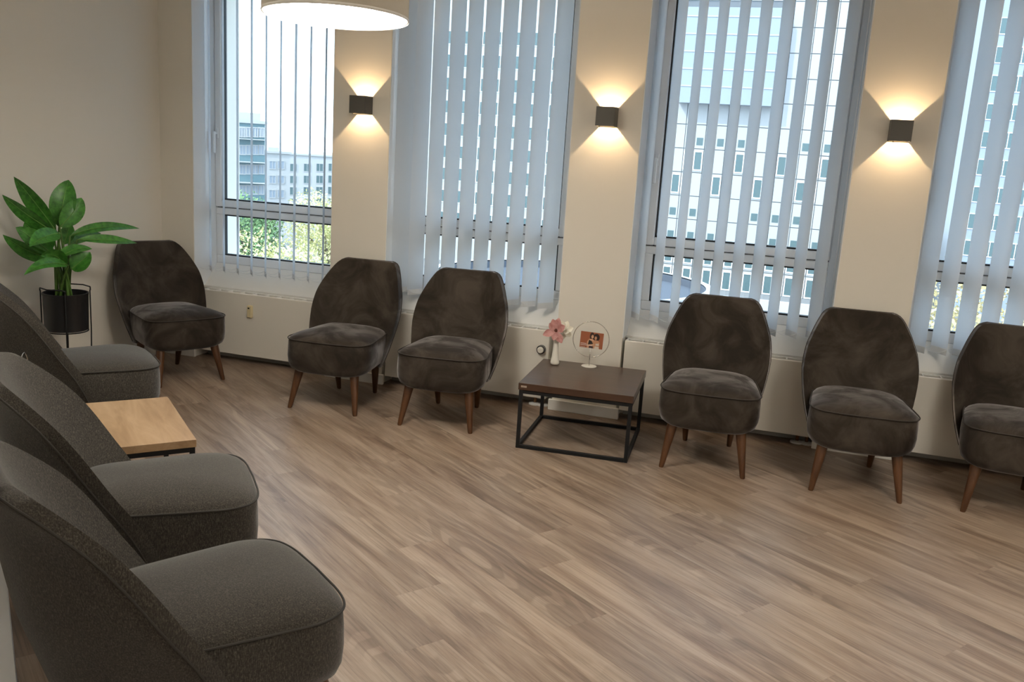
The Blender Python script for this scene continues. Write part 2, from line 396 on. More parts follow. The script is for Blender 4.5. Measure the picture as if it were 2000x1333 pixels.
# ------------------------------------------------------------------ radiators
RADX=[(.535,1.462),(1.872,2.908),(3.346,4.402),(4.803,5.86)]
KNOB=mat('knob_dark_ring',(.03,.03,.032),.4); METER=mat('cream_plastic',(.62,.53,.33),.5); PIPE=mat('copper_pipe',(.30,.16,.08),.4,.8)
DISP=mat('meter_display',(.02,.02,.02),.2)
def radiator(i,a,b_):
    t=tag(empty('radiator',((a+b_)/2,.05,.053)),['cream panel radiator with a small meter, left of the second velvet chair','cream panel radiator behind the second and third velvet chairs, with a dark-ringed knob','cream panel radiator behind the chair right of the dark table','cream panel radiator at the right edge behind the last velvet chairs'][i],'radiator','panel radiators below the windows')
    h=(b_-a)/2; H=.405
    MB().box(-h,h,-.05,-.042,0,H,.002).build('front_panel',RADW,t)
    MB().box(-h,h,.038,.046,0,H,.002).build('back_panel',RADW,t)
    for s in (-1,1): MB().box(s*h-(.004 if s>0 else 0),s*h+(0 if s>0 else .004),-.042,.038,0,H,.001).build('side_panel',RADW,t)
    mb=MB()
    for q in ((-h+.004,h-.004,-.042,-.030),(-h+.004,h-.004,.026,.038)): mb.box(q[0],q[1],q[2],q[3],H-.006,H+.001)
    g=mb.build('top_grille',WHITE,t)
    MB().box(-h+.006,h-.006,-.030,.026,H-.03,H-.024).build('grille_floor',WHITE,g)
    bar=MB().box(-.004,.004,-.030,.026,H-.022,H).mesh('grille_bar',WHITE)
    nb=int(2*h/.085)
    for k in range(nb+1): link('grille_bar',bar,g,(-h+.008+(2*h-.016)*k/nb,0,0))
    # pipes with white floor rosettes at the right end
    for k,dx in enumerate((-.075,-.025)):
        p=MB().tube([(h+dx-.0,.0,.01),(h+dx,.0,-.045)],.009,10).build('pipe',PIPE,t,True)
        MB().lathe([(.036,-.053),(.036,-.046),(.012,-.040)],(h+dx,0,0),24).build('floor_rosette',WHITE,t,True,40)
    MB().tube([(h-.075,0,-.005),(h-.025,0,-.005)],.013,10).build('valve_body',CHROME,t,True)
    kx=(2.866 if i==1 else b_-.03)-(a+b_)/2; kz=.348-.053
    if i in (1,2):
        Mx=Matrix.Translation((kx,-.05,kz))@Matrix.Rotation(R_(90),4,'X')
        k=MB().lathe([(.026,0),(.026,.022),(.021,.026),(.018,.024)],seg=28).xf(Mx).build('thermostat_ring',KNOB,t,True,40)
        MB().lathe([(.0185,.012),(.0185,.034),(.014,.040)],seg=28).xf(Mx).build('thermostat_knob',RADW if i==1 else KNOB,k,True,40)
    if i==0:
        mx=.915-(a+b_)/2; mz=.352-.053
        m_=MB().box(mx-.017,mx+.017,-.072,-.05,mz-.040,mz+.040,.004).build('heat_meter',METER,t); tag(m_,'cream plastic heat meter')
        MB().box(mx-.009,mx+.003,-.0728,-.0715,mz+.018,mz+.027).build('meter_display',DISP,m_)
    return t
for i,(a,b_) in enumerate(RADX): radiator(i,a,b_)

# ------------------------------------------------------------------ diagonal wall behind the charcoal chairs
PN=Vector((.656,.755,0)).normalized(); PD=Vector((PN.y,-PN.x,0))
def on_part(s0,s1,c0,c1,z0,z1,b=0):
    mb=MB().box(s0,s1,c0,c1,z0,z1,b); return mb.xf(Matrix((PD,PN,Vector((0,0,1)))).transposed().to_4x4())
S0=(X0+.005-PN.x*-1.0)/PD.x; S1=4.0
tag(on_part(S0,S1,-1.10,-1.0,0,ZC).build('wall_diagonal',WALL),'plain wall set at an angle behind the charcoal chairs','wall',kind='structure')
tag(on_part(S0+.09,S1,-.999,-.889,0,.030,.003).build('baseboard_diagonal',ALU),'aluminium skirting duct on the floor behind the charcoal chairs','baseboard',kind='structure')

# ------------------------------------------------------------------ wall sconces
SCM=mat('sconce_bronze_grey',(.075,.07,.06),.42)
def sconce(x,z,label):
    t=tag(empty('wall_sconce',(x,-.001,z)),label,'wall lamp','up-and-down wall lamps on the piers')
    h=.05; th=.004; D=.1
    mb=MB()
    mb.box(-h,h,-D,-D+th,-h,h); mb.box(-h,-h+th,-D+th,0,-h,h); mb.box(h-th,h,-D+th,0,-h,h)
    mb.build('housing',SCM,t)
    MB().box(-h+th,h-th,-.006,0,-h+.002,h-.002).build('back_plate',SCM,t)
    MB().box(-.010,.010,-.040,-.006,-.003,.003).build('led_module',LED,t)
    MB().tube([(-.030,-D+.012,-h+.004),(-.030,-D+.012,-h-.006)],.003,8).build('screw',SCM,t)
    ld=bpy.data.lights.new('sconce_light','POINT'); ld.energy=SCONCE_W; ld.color=(1,.68,.36); ld.shadow_soft_size=.003
    l=bpy.data.objects.new('sconce_light',ld); COL.objects.link(l); l.parent=t; l.location=(0,-.064,0)
for x,l_ in ((1.690,'dark grey box sconce glowing up and down, on the pier beside the pendant lamp'),(3.152,'dark grey box sconce glowing up and down, on the pier above the dark table'),(4.612,'dark grey box sconce glowing up and down, rightmost of the three')):
    sconce(x,1.67,l_)

# ------------------------------------------------------------------ pendant lamps
def pendant(loc,r,h,label,tilt=None):
    t=tag(empty('pendant_lamp',loc),label,'pendant lamp')
    mb=MB(); seg=64
    prof=[(r-.004,0),(r,0),(r,h),(r-.004,h)]
    mb.loft([[(p*math.cos(2*math.pi*k/seg),p*math.sin(2*math.pi*k/seg),z) for k in range(seg)] for p,z in prof+[prof[0]]],cap0=False,cap1=False)
    s=mb.build('shade',SHADE,t,True,40)
    MB().lathe([(r-.0045,.004),(r-.0045,.008)],seg=64).build('diffuser',DIFF,t,False)
    MB().lathe([(r-.0045,h-.006),(r-.0045,h-.002)],seg=64).build('added_fill_disc',UPL,t)  # glowing disc added on top of the shade for ceiling bounce
    MB().lathe([(r+.0004,-.003),(r+.002,.003),(r+.0004,.008)],seg=64,cap0=False,cap1=False).build('rim',WHITE,t,True)
    MB().tube([(0,0,h-.002),(0,0,ZC-loc[2]-.03)],.003,8).build('cord',BLACKM,t,True)
    MB().lathe([(.05,ZC-loc[2]-.03),(.055,ZC-loc[2]-.002)],seg=32).build('ceiling_cup',WHITE,t,True,40)
    if tilt: t.rotation_euler=tilt
    return t
_vd=Vector((2.542-CAM.x,-1.899-CAM.y,0)).normalized()
_q=Matrix.Rotation(R_(1.8),3,Vector((-_vd.y,_vd.x,0)))
pendant((2.542,-1.899,1.888),.258,.28,'round drum pendant lamp glowing white at the top of the photo',_q.to_euler())
pendant((5.35,-2.3,1.888),.258,.28,'unseen drum pendant added as fill light over the right half of the room')  # out of view, added only to light the room
pendant((5.0,-5.3,1.888),.258,.28,'unseen drum pendant added as fill light behind the camera')  # also an added unseen lamp, for ambient fill

# ------------------------------------------------------------------ chairs
def pchip(xs,ys):
    n=len(xs); h=[xs[i+1]-xs[i] for i in range(n-1)]; d=[(ys[i+1]-ys[i])/h[i] for i in range(n-1)]
    m_=[d[0]]+[0 if d[i-1]*d[i]<=0 else 2*d[i-1]*d[i]/(d[i-1]+d[i]) for i in range(1,n-1)]+[d[-1]]
    def f(x):
        x=min(max(x,xs[0]),xs[-1]); i=0
        while i<n-2 and x>xs[i+1]: i+=1
        t=(x-xs[i])/h[i]; return (2*t**3-3*t*t+1)*ys[i]+(t**3-2*t*t+t)*h[i]*m_[i]+(-2*t**3+3*t*t)*ys[i+1]+(t**3-t*t)*h[i]*m_[i+1]
    return f
fw=pchip([.20,.30,.40,.50,.58,.66,.73,.755,.768,.776],[.208,.241,.262,.272,.264,.238,.204,.186,.166,.136])
fe0=pchip([.20,.24,.29,.36,.46,.57,.64,.72,.776],[-.06,-.067,-.078,-.1,-.147,-.197,-.238,-.305,-.362])
fi0=pchip([.2,.36,.46,.60,.72,.776],[-.19,-.225,-.255,-.305,-.352,-.374])
fo0=pchip([.2,.36,.46,.60,.72,.776],[-.265,-.315,-.345,-.370,-.390,-.400])
class Shape: pass
SH=Shape()
def set_shape(fabric):
    if fabric:
        SH.e=lambda z:fe0(z)-.035+.17*(.776-z); SH.i=lambda z:min(fi0(z)-.03,SH.e(z)-.008); SH.o=lambda z:fo0(z)-.045
    else: SH.e,SH.i,SH.o=fe0,fi0,fo0
def back_mesh(m):
    levels=[.205,.215,.23,.26,.29,.33,.37,.41,.45,.49,.53,.56,.58,.60,.62,.65,.68,.71,.735,.75,.760]
    NS=28; loops=[]
    def loop(z,k=0.0,wk=1.0,dz=0):
        w_=fw(z)*wk; e=SH.e(z); a=SH.i(z); o=SH.o(z); th=.040
        mid=lambda p,q:(p+(q-p)*k)
        pts=[]
        for j in range(NS+1):
            s=-1+2*j/NS; vi=a+(e-a)*abs(s)**2.4; vo=o+(e-th-o)*abs(s)**2.1
            x=s*(w_-.006); c=(vi+vo)/2
            pts.append((x,-(vi+(c-vi)*k),z+dz))
        for j in range(NS+1):
            s=1-2*j/NS; vi=a+(e-a)*abs(s)**2.4; vo=o+(e-th-o)*abs(s)**2.1
            x=s*w_*(1.0); c=(vi+vo)/2
            pts.append((x,-(vo+(c-vo)*k),z+dz))
        return pts
    loops.append(loop(.203,.35)); 
    for z in levels: loops.append(loop(z))
    loops += [loop(.766,.06),loop(.771,.2),loop(.7745,.45),loop(.7755,.8,.97)]
    mb=MB().loft(loops)
    return mb.mesh('backrest',m,True,60)
def seat_outline(inset,n=72):
    # rounded trapezoid plan, front at v=+.25 (y=-.25), back inside the shell
    pts=[]; hf,hb,vf,vb=.243-inset,.205-inset,.252-inset,-.24+inset
    ns=5.5
    for k in range(n):
        a=2*math.pi*k/n; c,s=math.cos(a),math.sin(a)
        x=abs(c)**(2/ns)*(1 if c>=0 else -1); y=abs(s)**(2/ns)*(1 if s>=0 else -1)
        v=(vf+vb)/2+(vf-vb)/2*y
        u=x*(hb+(hf-hb)*min(1,max(0,(v-vb)/(vf-vb)*1.25)))
        v+= .012*(1-x*x)*(1 if y>0 else 0)*max(0,y)
        pts.append((u,-v))
    return pts
def seat_mesh(m):
    L=[(.062,.200),(.030,.204),(.012,.216),(.003,.24),(0,.29),(.001,.34),(.004,.383),(.006,.389),(.012,.397),(.03,.408),(.06,.418),(.10,.426),(.15,.431),(.19,.432)]
    loops=[]
    for i,z in L:
        o=seat_outline(i)
        lo=[]
        for (x,y) in o:
            # underside rises a little toward the corners
            up=0
            if z<.25: up=.022*(abs(x)/.24)**4
            if z>.385: up=-.006*(abs(x)/.24)**2
            lo.append((x,y,z+up))
        loops.append(lo)
    return MB().loft(loops).mesh('seat',m,True,60)
def seat_pipe(m):
    return MB().tube([(x,y,.387) for x,y in seat_outline(.001,72)],.0030,6,True).mesh('seat_piping',m,True)
def back_pipe(m):
    pts=[]
    lv=[.21,.25,.29,.33,.37,.41,.45,.49,.53,.56,.58,.60,.62,.65,.68,.71,.735,.75,.762,.770,.774]
    for z in lv: pts.append((fw(z),-(SH.e(z)-.040),z))
    top=[]
    for k in range(1,8):
        s=1-2*k/8; z=.776; a=SH.o(z); e=SH.e(z)-.040
        top.append((s*.135,-(a+(e-a)*abs(s)**2.1)-.0,z-.003))
    pts=pts+top+[(-p[0],p[1],p[2]) for p in reversed(pts)]
    return MB().tube(pts,.0028,6).mesh('back_piping',m,True)
def leg_mesh(fx,fy,tx,ty):
    mb=MB(); loops=[]
    for u in (0,.03,.5,1):
        p=Vector((fx,fy,0)).lerp(Vector((tx,ty,.222)),u); r=.0125+(.0265-.0125)*u
        if u==0: r-=.002
        loops.append([(p.x+r*math.cos(2*math.pi*k/20),p.y+r*math.sin(2*math.pi*k/20),p.z) for k in range(20)])
    return mb.loft(loops).mesh('leg',LEGW,True,50)
LEGS=[leg_mesh(s*.193,-.242,s*.160,-.185) for s in (-1,1)]+[leg_mesh(s*.115,.242,s*.125,.205) for s in (-1,1)]
def make_chair(m,pm,fabric):
    set_shape(fabric)
    t=empty('lounge_chair')
    link('seat',seat_mesh(m),t); link('backrest',back_mesh(m),t); link('seat_piping',seat_pipe(pm),t); link('back_piping',back_pipe(pm),t)
    for q in LEGS: link('leg',q,t)
    return t
vel=make_chair(VELVET,PIPEV,False); fab=make_chair(FABRIC,PIPEF,True)
V=[((.685,-.455),61,'brown-grey velvet chair in the corner beside the potted plant'),
   ((1.817,-.459),4.6,'brown-grey velvet chair in front of the first pier, left of a matching one'),
   ((2.470,-.449),7.1,'brown-grey velvet chair just left of the dark coffee table'),
   ((3.882,-.454),2.9,'brown-grey velvet chair just right of the dark coffee table'),
   ((4.579,-.444),2.8,'brown-grey velvet chair standing below the rightmost sconce'),
   ((5.258,-.422),-3.4,'brown-grey velvet chair cut off by the right edge of the photo')]
F=[((1.179,-1.652),142,'charcoal woven chair beyond the light wood side table, nearest the plant'),
   ((2.454,-2.756),132,'charcoal woven chair between the light wood table and the nearest chair'),
   ((3.000,-3.266),144.5,'charcoal woven chair nearest the camera at the lower left')]
for src,lst,g,sc in ((vel,V,'velvet chairs along the window wall',1.0),(fab,F,'charcoal woven chairs in the diagonal row',1.028)):
    for k,((x,y),a,l_) in enumerate(lst):
        c=src if k==0 else copy_tree(src)
        c.location=(x,y,0); c.rotation_euler=(0,0,R_(a)); c.scale=(sc,)*3; tag(c,l_,'chair',g)

# ------------------------------------------------------------------ tables
def table(name,loc,rz,W,D,H,th,top_m,label):
    t=tag(empty(name,loc,rz),label,'table'); a,b_=W/2,D/2; q=.018; e=.004
    MB().box(-a,a,-b_,b_,H-th,H,.0015).build('table_top',top_m,t)
    hz=H-th-.001
    for sx in (-1,1):
        for sy in (-1,1):
            x=sx*(a-e-q/2); y=sy*(b_-e-q/2); MB().box(x-q/2,x+q/2,y-q/2,y+q/2,0,hz,.001).build('leg',BLACKM,t)
    for z0 in (0.0,hz-q):
        for sy in (-1,1):
            y=sy*(b_-e-q/2); MB().box(-a+e+q,a-e-q,y-q/2,y+q/2,z0,z0+q,.001).build('rail',BLACKM,t)
        for sx in (-1,1):
            x=sx*(a-e-q/2); MB().box(x-q/2,x+q/2,-b_+e+q,b_-e-q,z0,z0+q,.001).build('rail',BLACKM,t)
    return t
TX,TY,TR,TH=3.238,-.466,R_(3.84),.340
ct=table('coffee_table',(TX,TY,0),TR,.572,.584,TH,.036,WENGE,'low dark brown coffee table on a black square-tube frame')
MB().box(-.272,-.243,-.2935,-.292,TH-.022,TH-.012).build('maker_plate',CHROME,ct)
st=table('side_table',(1.775,-2.275,0),R_(138),.60,.60,.355,.03,OAK,'light oak side table on a black frame between the charcoal chairs')

# ------------------------------------------------------------------ things on the tables
RINGM=mat('silver_wire',(.62,.60,.56),.25,1.0); BASEM=mat('pale_grey_enamel',(.62,.59,.53),.5)
def ring_stand(loc,rz,label,card=True):
    t=tag(empty('ring_photo_holder',loc,rz),label,'photo holder','ring photo holders')
    MB().lathe([(.041,0),(.042,.002),(.040,.004),(.004,.0055)],seg=40).build('base',BASEM,t,True,40)
    MB().tube([(0,0,.004),(0,0,.105)],.0022,8).build('stem',RINGM,t,True)
    MB().box(-.0025,.0025,-.004,.0,.078,.112,.0008).build('clip',WHITE,t)
    MB().tube([(.098*math.cos(2*math.pi*k/64),.0,.150+.098*math.sin(2*math.pi*k/64)) for k in range(64)],.0019,6,True).build('ring',RINGM,t,True)
    return t
RS=Vector((3.2033,-0.2373,TH))
ring_stand(RS,R_(7),'silver ring photo holder with a card, on the dark coffee table')
# printed card held in the ring
def flat(parent,name,pts,col,y):
    m=mat('print_'+name+'_%d'%len(MATS),col,.55); mb=MB(); mb.quad(*[(x,y,z) for x,z in pts]); return mb.build(name,m,parent)
def disc(cx,cz,rx,rz_,n=18,a0=0): return [(cx+rx*math.cos(a0+2*math.pi*k/n),cz+rz_*math.sin(a0+2*math.pi*k/n)) for k in range(n)]
cardm=mat('card_brown_print',(.33,.105,.048),.5)
cd_=tag(empty('photo_card',RS,R_(7)),'terracotta photo card of two embracing people, clipped in the ring','card')
cx0,cz0=.004,.147; cw,chh=.062,.044
def tilt(p): # card leans a few degrees in its own plane
    a=R_(-2); x,z=p; return (cx0+x*math.cos(a)-z*math.sin(a),cz0+x*math.sin(a)+z*math.cos(a))
mb=MB(); q=[tilt(p) for p in ((-cw,-chh),(cw,-chh),(cw,chh),(-cw,chh))]
mb.loft([[(x,-.0058,z) for x,z in q],[(x,-.0048,z) for x,z in q]]); cb=mb.build('card',cardm,cd_)
skin1=(.60,.34,.21); skin2=(.50,.25,.14)
shapes=[('hair',disc(.000,.022,.012,.022),(.035,.014,.010)),('hair',disc(.024,.018,.018,.021),(.022,.010,.009)),
 ('figure',[(-.022,-.044),(-.024,-.01),(-.014,.006),(.004,.008),(.016,-.002),(.014,-.044)],skin1),
 ('figure',[(.006,-.044),(.006,-.008),(.016,.002),(.034,.002),(.044,-.008),(.042,-.044)],skin2),
 ('top',[(-.018,-.026),(-.014,.002),(-.006,-.002),(.002,-.004),(.010,-.02),(.004,-.028)],(.018,.016,.014)),
 ('top',[(.022,-.026),(.026,-.012),(.040,-.012),(.042,-.026)],(.62,.55,.48)),
 ('trousers',[(.018,-.044),(.020,-.031),(.042,-.031),(.044,-.044)],(.66,.58,.50)),
 ('trousers',[(-.012,-.044),(-.010,-.032),(.010,-.032),(.012,-.044)],(.06,.03,.03)),
 ('face',disc(.003,.020,.0065,.010),skin1),('face',disc(.021,.014,.0065,.010),skin2),
 ('arm',[(-.020,-.026),(-.018,-.030),(.014,-.028),(.018,-.022),(.012,-.019)],skin1),
 ('arm',[(.004,-.004),(.002,-.010),(.030,-.016),(.042,-.012),(.040,-.006),(.020,-.009)],skin2),
 ('text_line',[(-.058,-.023),(-.026,-.023),(-.026,-.020),(-.058,-.020)],(.75,.65,.6)),
 ('text_line',[(-.058,-.031),(.006,-.031),(.006,-.028),(-.058,-.028)],(.75,.65,.6)),
 ('text_line',[(-.058,-.040),(-.032,-.040),(-.032,-.0385),(-.058,-.0385)],(.6,.5,.45))]
for k,(n_,pts,col) in enumerate(shapes): flat(cd_,n_,[tilt(p) for p in pts],col,-.0060-.00006*k)
# second holder, seen almost edge-on above the charcoal chair
p2=Vector((1.488,-2.327,.355)); ring_stand(p2,R_(127),'silver ring photo holder peeking over the middle charcoal chair')

CERA=mat('white_ceramic',(.74,.71,.64),.35)
vp=Vector((3.0252,-0.2948,TH))
vt=tag(empty('bud_vase',vp),'slim white ceramic bud vase on the dark coffee table','vase')
MB().lathe([(.018,0),(.0235,.004),(.025,.012),(.0235,.022),(.0200,.04),(.0165,.075),(.0140,.11),(.0130,.135),(.0138,.142),(.0118,.142),(.0105,.13),(.010,.02)],seg=36).build('vase_body',CERA,vt,True,50)
# magnolia and white bloom
def petal(base,dirv,length,width,mt,parent,curl=.25,cup=.25,name='petal'):
    d=Vector(dirv).normalized(); up=Vector((.1,-1,.35)); side=d.cross(up)
    if side.length<.1: side=Vector((1,0,0))
    side.normalize(); nrm=side.cross(d).normalized(); mb=MB(); N=8; Mw=4
    for i in range(N+1):
        u=i/N; wdt=1.35*width*(math.sin(math.pi*min(1,u*.93+.05))**.75)*(.35+.65*min(1,u*1.6)); c=Vector(base)+d*length*u+nrm*(-curl*length*u*u)
        for j in range(Mw+1):
            s=-1+2*j/Mw; mb.v.append(tuple(c+side*s*wdt+nrm*(cup*wdt*s*s)))
    for i in range(N):
        for j in range(Mw): a=i*(Mw+1)+j; mb.f.append((a,a+1,a+Mw+2,a+Mw+1))
    return mb.build(name,mt,parent,True)
def m_petal(name,c0,c1):
    m=mat(name,c0,.6); nt,n,l,b=nodes(m); c=coords(nt,(1,1,1),9.0); n1=noise(nt,c,45,3); r=ramp(nt,n1.outputs[0],[(.35,c0),(.65,c1)]); l.new(r.outputs[0],b.inputs['Base Color']); b.inputs['Subsurface Weight'].default_value=0; return m
PINK=m_petal('dusty_pink_petal',(.33,.125,.115),(.48,.245,.23)); CREAM=m_petal('cream_white_petal',(.70,.65,.52),(.80,.77,.68))
STEMG=mat('stem_brown_green',(.10,.09,.04),.7); DARKC=mat('flower_heart',(.10,.03,.02),.8)
vr=AX_R.copy(); vr.z=0; vr.normalize(); vf=Vector((-vr.y,vr.x,0)); UP=Vector((0,0,1))
def PV(r_,f_,u_): return vr*r_+vf*f_+UP*u_
ft=tag(empty('pink_magnolia',vp),'dusty pink artificial magnolia bloom in the white vase','flower')
hc=PV(-.006,-.01,.186)
MB().tube([Vector((0,0,.02)),PV(0,0,.13),PV(-.003,-.004,.16),hc],.0022,6).build('stem',STEMG,ft,True)
MB().lathe([(.003,-.006),(.010,0),(.008,.010),(.002,.016)],tuple(hc),14).build('flower_heart',DARKC,ft,True)
for d,L_,W_ in ((PV(-.35,-.2,.95),.066,.017),(PV(.10,-.1,1.0),.070,.017),(PV(.62,-.55,.62),.058,.020),(PV(-.95,-.35,-.22),.072,.017),(PV(.42,-.55,-.72),.070,.017),(PV(-.25,-.65,-.75),.052,.015),(PV(-.7,.2,.75),.056,.016)):
    petal(hc,d,L_,W_,PINK,ft)
wt=tag(empty('cream_flower',vp),'cream white artificial bloom behind the pink one in the vase','flower')
hw=PV(.040,.015,.185)
MB().tube([Vector((.004,0,.02)),PV(.003,.004,.135),PV(.018,.01,.165),hw],.0018,6).build('stem',STEMG,wt,True)
MB().lathe([(.002,-.005),(.007,0),(.005,.008),(.001,.012)],tuple(hw),12).build('flower_heart',CREAM,wt,True)
for d,L_,W_ in ((PV(-.35,0,1),.055,.014),(PV(.25,.1,1),.055,.015),(PV(.85,-.2,.45),.050,.014),(PV(.75,-.3,-.45),.048,.014),(PV(-.2,-.4,-.85),.050,.013),(PV(.25,-.8,.1),.045,.014)):
    petal(hw,d,L_,W_,CREAM,wt)

# ------------------------------------------------------------------ potted plant
PX,PY=.51,-1.108
POT=mat('black_pot',(.010,.010,.011),.38); SOIL=mat('dark_soil',(.02,.015,.01),.95)
sd_=tag(empty('plant_stand',(PX,PY,0)),'black wire plant stand by the left wall','plant stand')
pr=.114
for k in range(4):
    a=R_(45+90*k)+R_(-2); c,s=math.cos(a),math.sin(a); rr=pr+.005
    MB().tube([(rr*c*.92,rr*s*.92,0),(rr*c,rr*s,.36),(rr*c,rr*s,.588)],.0035,8).build('leg',BLACKM,sd_,True)
MB().tube([(pr*.93*math.cos(2*math.pi*k/40),pr*.93*math.sin(2*math.pi*k/40),.3685) for k in range(40)],.0035,8,True).build('ring',BLACKM,sd_,True)
for a0 in (45-2,225-2):
    P=[]
    for a,z in ((a0,.586),(a0,.599),(a0+6,.603),(a0+45,.603),(a0+84,.603),(a0+90,.599),(a0+90,.586)): P.append(((pr+.007)*math.cos(R_(a)),(pr+.007)*math.sin(R_(a)),z))
    MB().tube(P,.0035,8)  .build('handle',BLACKM,sd_,True)
pt=tag(empty('flower_pot',(PX,PY,.372)),'round black flower pot held in the wire stand','pot')
MB().lathe([(.100,0),(.108,.004),(.112,.19),(.114,.194),(.114,.204),(.108,.204),(.105,.15)],seg=48).build('pot_body',POT,pt,True,40)
MB().lathe([(.1045,.14),(.1045,.150)],seg=32).build('soil',SOIL,pt)
LEAF=m_petal('green_leaf',(.022,.115,.012),(.06,.23,.028)); 
def m_leaf():
    m=MATS['green_leaf']; nt,n,l,b=nodes(m); b.inputs['Roughness'].default_value=.38; return m
m_leaf()
STALK=mat('green_stalk',(.07,.15,.025),.5)
VEIN=mat('pale_leaf_rib',(.10,.24,.04),.5)
pl_=tag(empty('artificial_plant',(PX,PY,.522)),'artificial broad-leaved green plant in the black pot','plant')
def at_x(u,v,x):
    d=ray(u,v); k=(x-CAM.x)/d.x; return CAM+d*k
Z1=lambda q:(q[0]/2.778,320+q[1]/2.778)
def bez(p0,p1,p2,t): return p0*(1-t)**2+p1*2*t*(1-t)+p2*t*t
def leaf(bp,cp,tp,width,xb,xc,xt,roll=0.0,cup=.28):
    o=Vector((PX,PY,.522))
    a=at_x(*Z1(bp),xb)-o; b_=at_x(*Z1(cp),xc)-o; c=at_x(*Z1(tp),xt)-o
    mid=b_*2-(a+c)/2       # control point so the curve passes through cp
    N=12; Mw=6; mb=MB(); rib=[]
    for i in range(N+1):
        u=i/N; p=bez(a,mid,c,u); d=(bez(a,mid,c,min(1,u+.02))-bez(a,mid,c,max(0,u-.02))).normalized()
        view=(CAM-(p+o)).normalized(); side=d.cross(view).normalized()
        nrm=side.cross(d).normalized()
        sd2=side*math.cos(roll)+nrm*math.sin(roll); n2=nrm*math.cos(roll)-side*math.sin(roll)
        wdt=width*max(0.012,(math.sin(math.pi*(u**.85))**.8) if 0<u<1 else .012)
        rib.append(p+n2*.0015)
        for j in range(Mw+1):
            s=-1+2*j/Mw; mb.v.append(tuple(p+sd2*s*wdt+n2*(cup*wdt*abs(s)**1.5+.02*wdt*math.sin(u*19+s*3))))
    for i in range(N):
        for j in range(Mw): q=i*(Mw+1)+j; mb.f.append((q,q+1,q+Mw+2,q+Mw+1))
    lf=mb.build('leaf',LEAF,pl_,True)
    MB().tube(rib[:-1],.0032,5,r1=.0008).build('midrib',VEIN,lf,True)
    # petiole down into the pot
    root=Vector((random.uniform(-.045,.045),random.uniform(-.045,.045),-.005))
    k=root.lerp(a,.5); k.x+= (root.x-a.x)*.25; k.y+=(root.y-a.y)*.25
    MB().tube([bez(root,k,a,i/8) for i in range(9)]+[rib[1]],.0085,8,r1=.0035).build('stalk',STALK,pl_,True)
random.seed(8)
LV=[((305,365),(190,210),(75,70),.040,.52,.47,.42,.5),
    ((285,365),(140,270),(12,168),.034,.50,.44,.38,.6),
    ((320,345),(345,200),(372,88),.052,.52,.55,.53,.1),
    ((325,345),(400,260),(442,185),.042,.56,.60,.60,.0),
    ((380,392),(560,345),(757,352),.024,.55,.60,.62,.5),
    ((420,412),(590,415),(742,431),.026,.58,.66,.70,.7),
    ((300,520),(150,470),(15,385),.036,.52,.46,.40,.5),
    ((295,500),(180,410),(85,345),.040,.52,.48,.44,-.3),
    ((325,378),(240,400),(160,450),.038,.60,.64,.66,-.5),
    ((250,390),(180,360),(132,318),.036,.47,.44,.42,.2),
    ((370,552),(250,545),(130,605),.026,.60,.64,.64,-.6),
    ((385,572),(440,530),(490,480),.045,.60,.64,.66,.4),
    ((310,520),(400,470),(500,462),.030,.58,.62,.64,.8),
    ((345,440),(365,380),(380,318),.030,.50,.48,.46,.0),
    ((370,450),(450,400),(548,378),.030,.48,.46,.45,.5),
    ((280,470),(240,420),(215,380),.040,.50,.49,.48,-.2),
    ((350,560),(300,500),(220,500),.034,.58,.60,.61,.3)]
for l_ in LV: leaf(*l_[:3],l_[3]*1.22,*l_[4:7],roll=l_[7])

# ------------------------------------------------------------------ outside: buildings, roof, trees
FAC=m_paint('white_facade_panel',(.40,.40,.395),.6); FACD=mat('facade_joint',(.14,.15,.16),.7)
TEAL=mat('teal_facade',(.11,.19,.21),.4); PANE=mat('dark_teal_pane',(.085,.135,.14),.3); BLUEG=mat('pale_blue_glazing',(.27,.31,.36),.3)
ROOFM=mat('blue_grey_roof',(.065,.075,.095),.9); PALEP=mat('pale_terrace',(.38,.28,.23),.9); ASPH=mat('street_asphalt',(.20,.20,.20),.9)
BRICKB=mat('tan_facade',(.55,.47,.38),.8)
GZ=-14.0
tag(MB().box(-160,160,1.5,260,GZ-.5,GZ).build('ground',ASPH),'grey street level far below the windows','ground',kind='structure')
def tower(name,x0,x1,yd,z1,depth,label,mat_body=FACD):
    t=tag(empty(name,((x0+x1)/2,yd,GZ)),label,'building'); t['_x']=0
    MB().box(x0-t.location.x,x1-t.location.x,.06,depth,0,z1-GZ).build('building_body',mat_body,t); return t
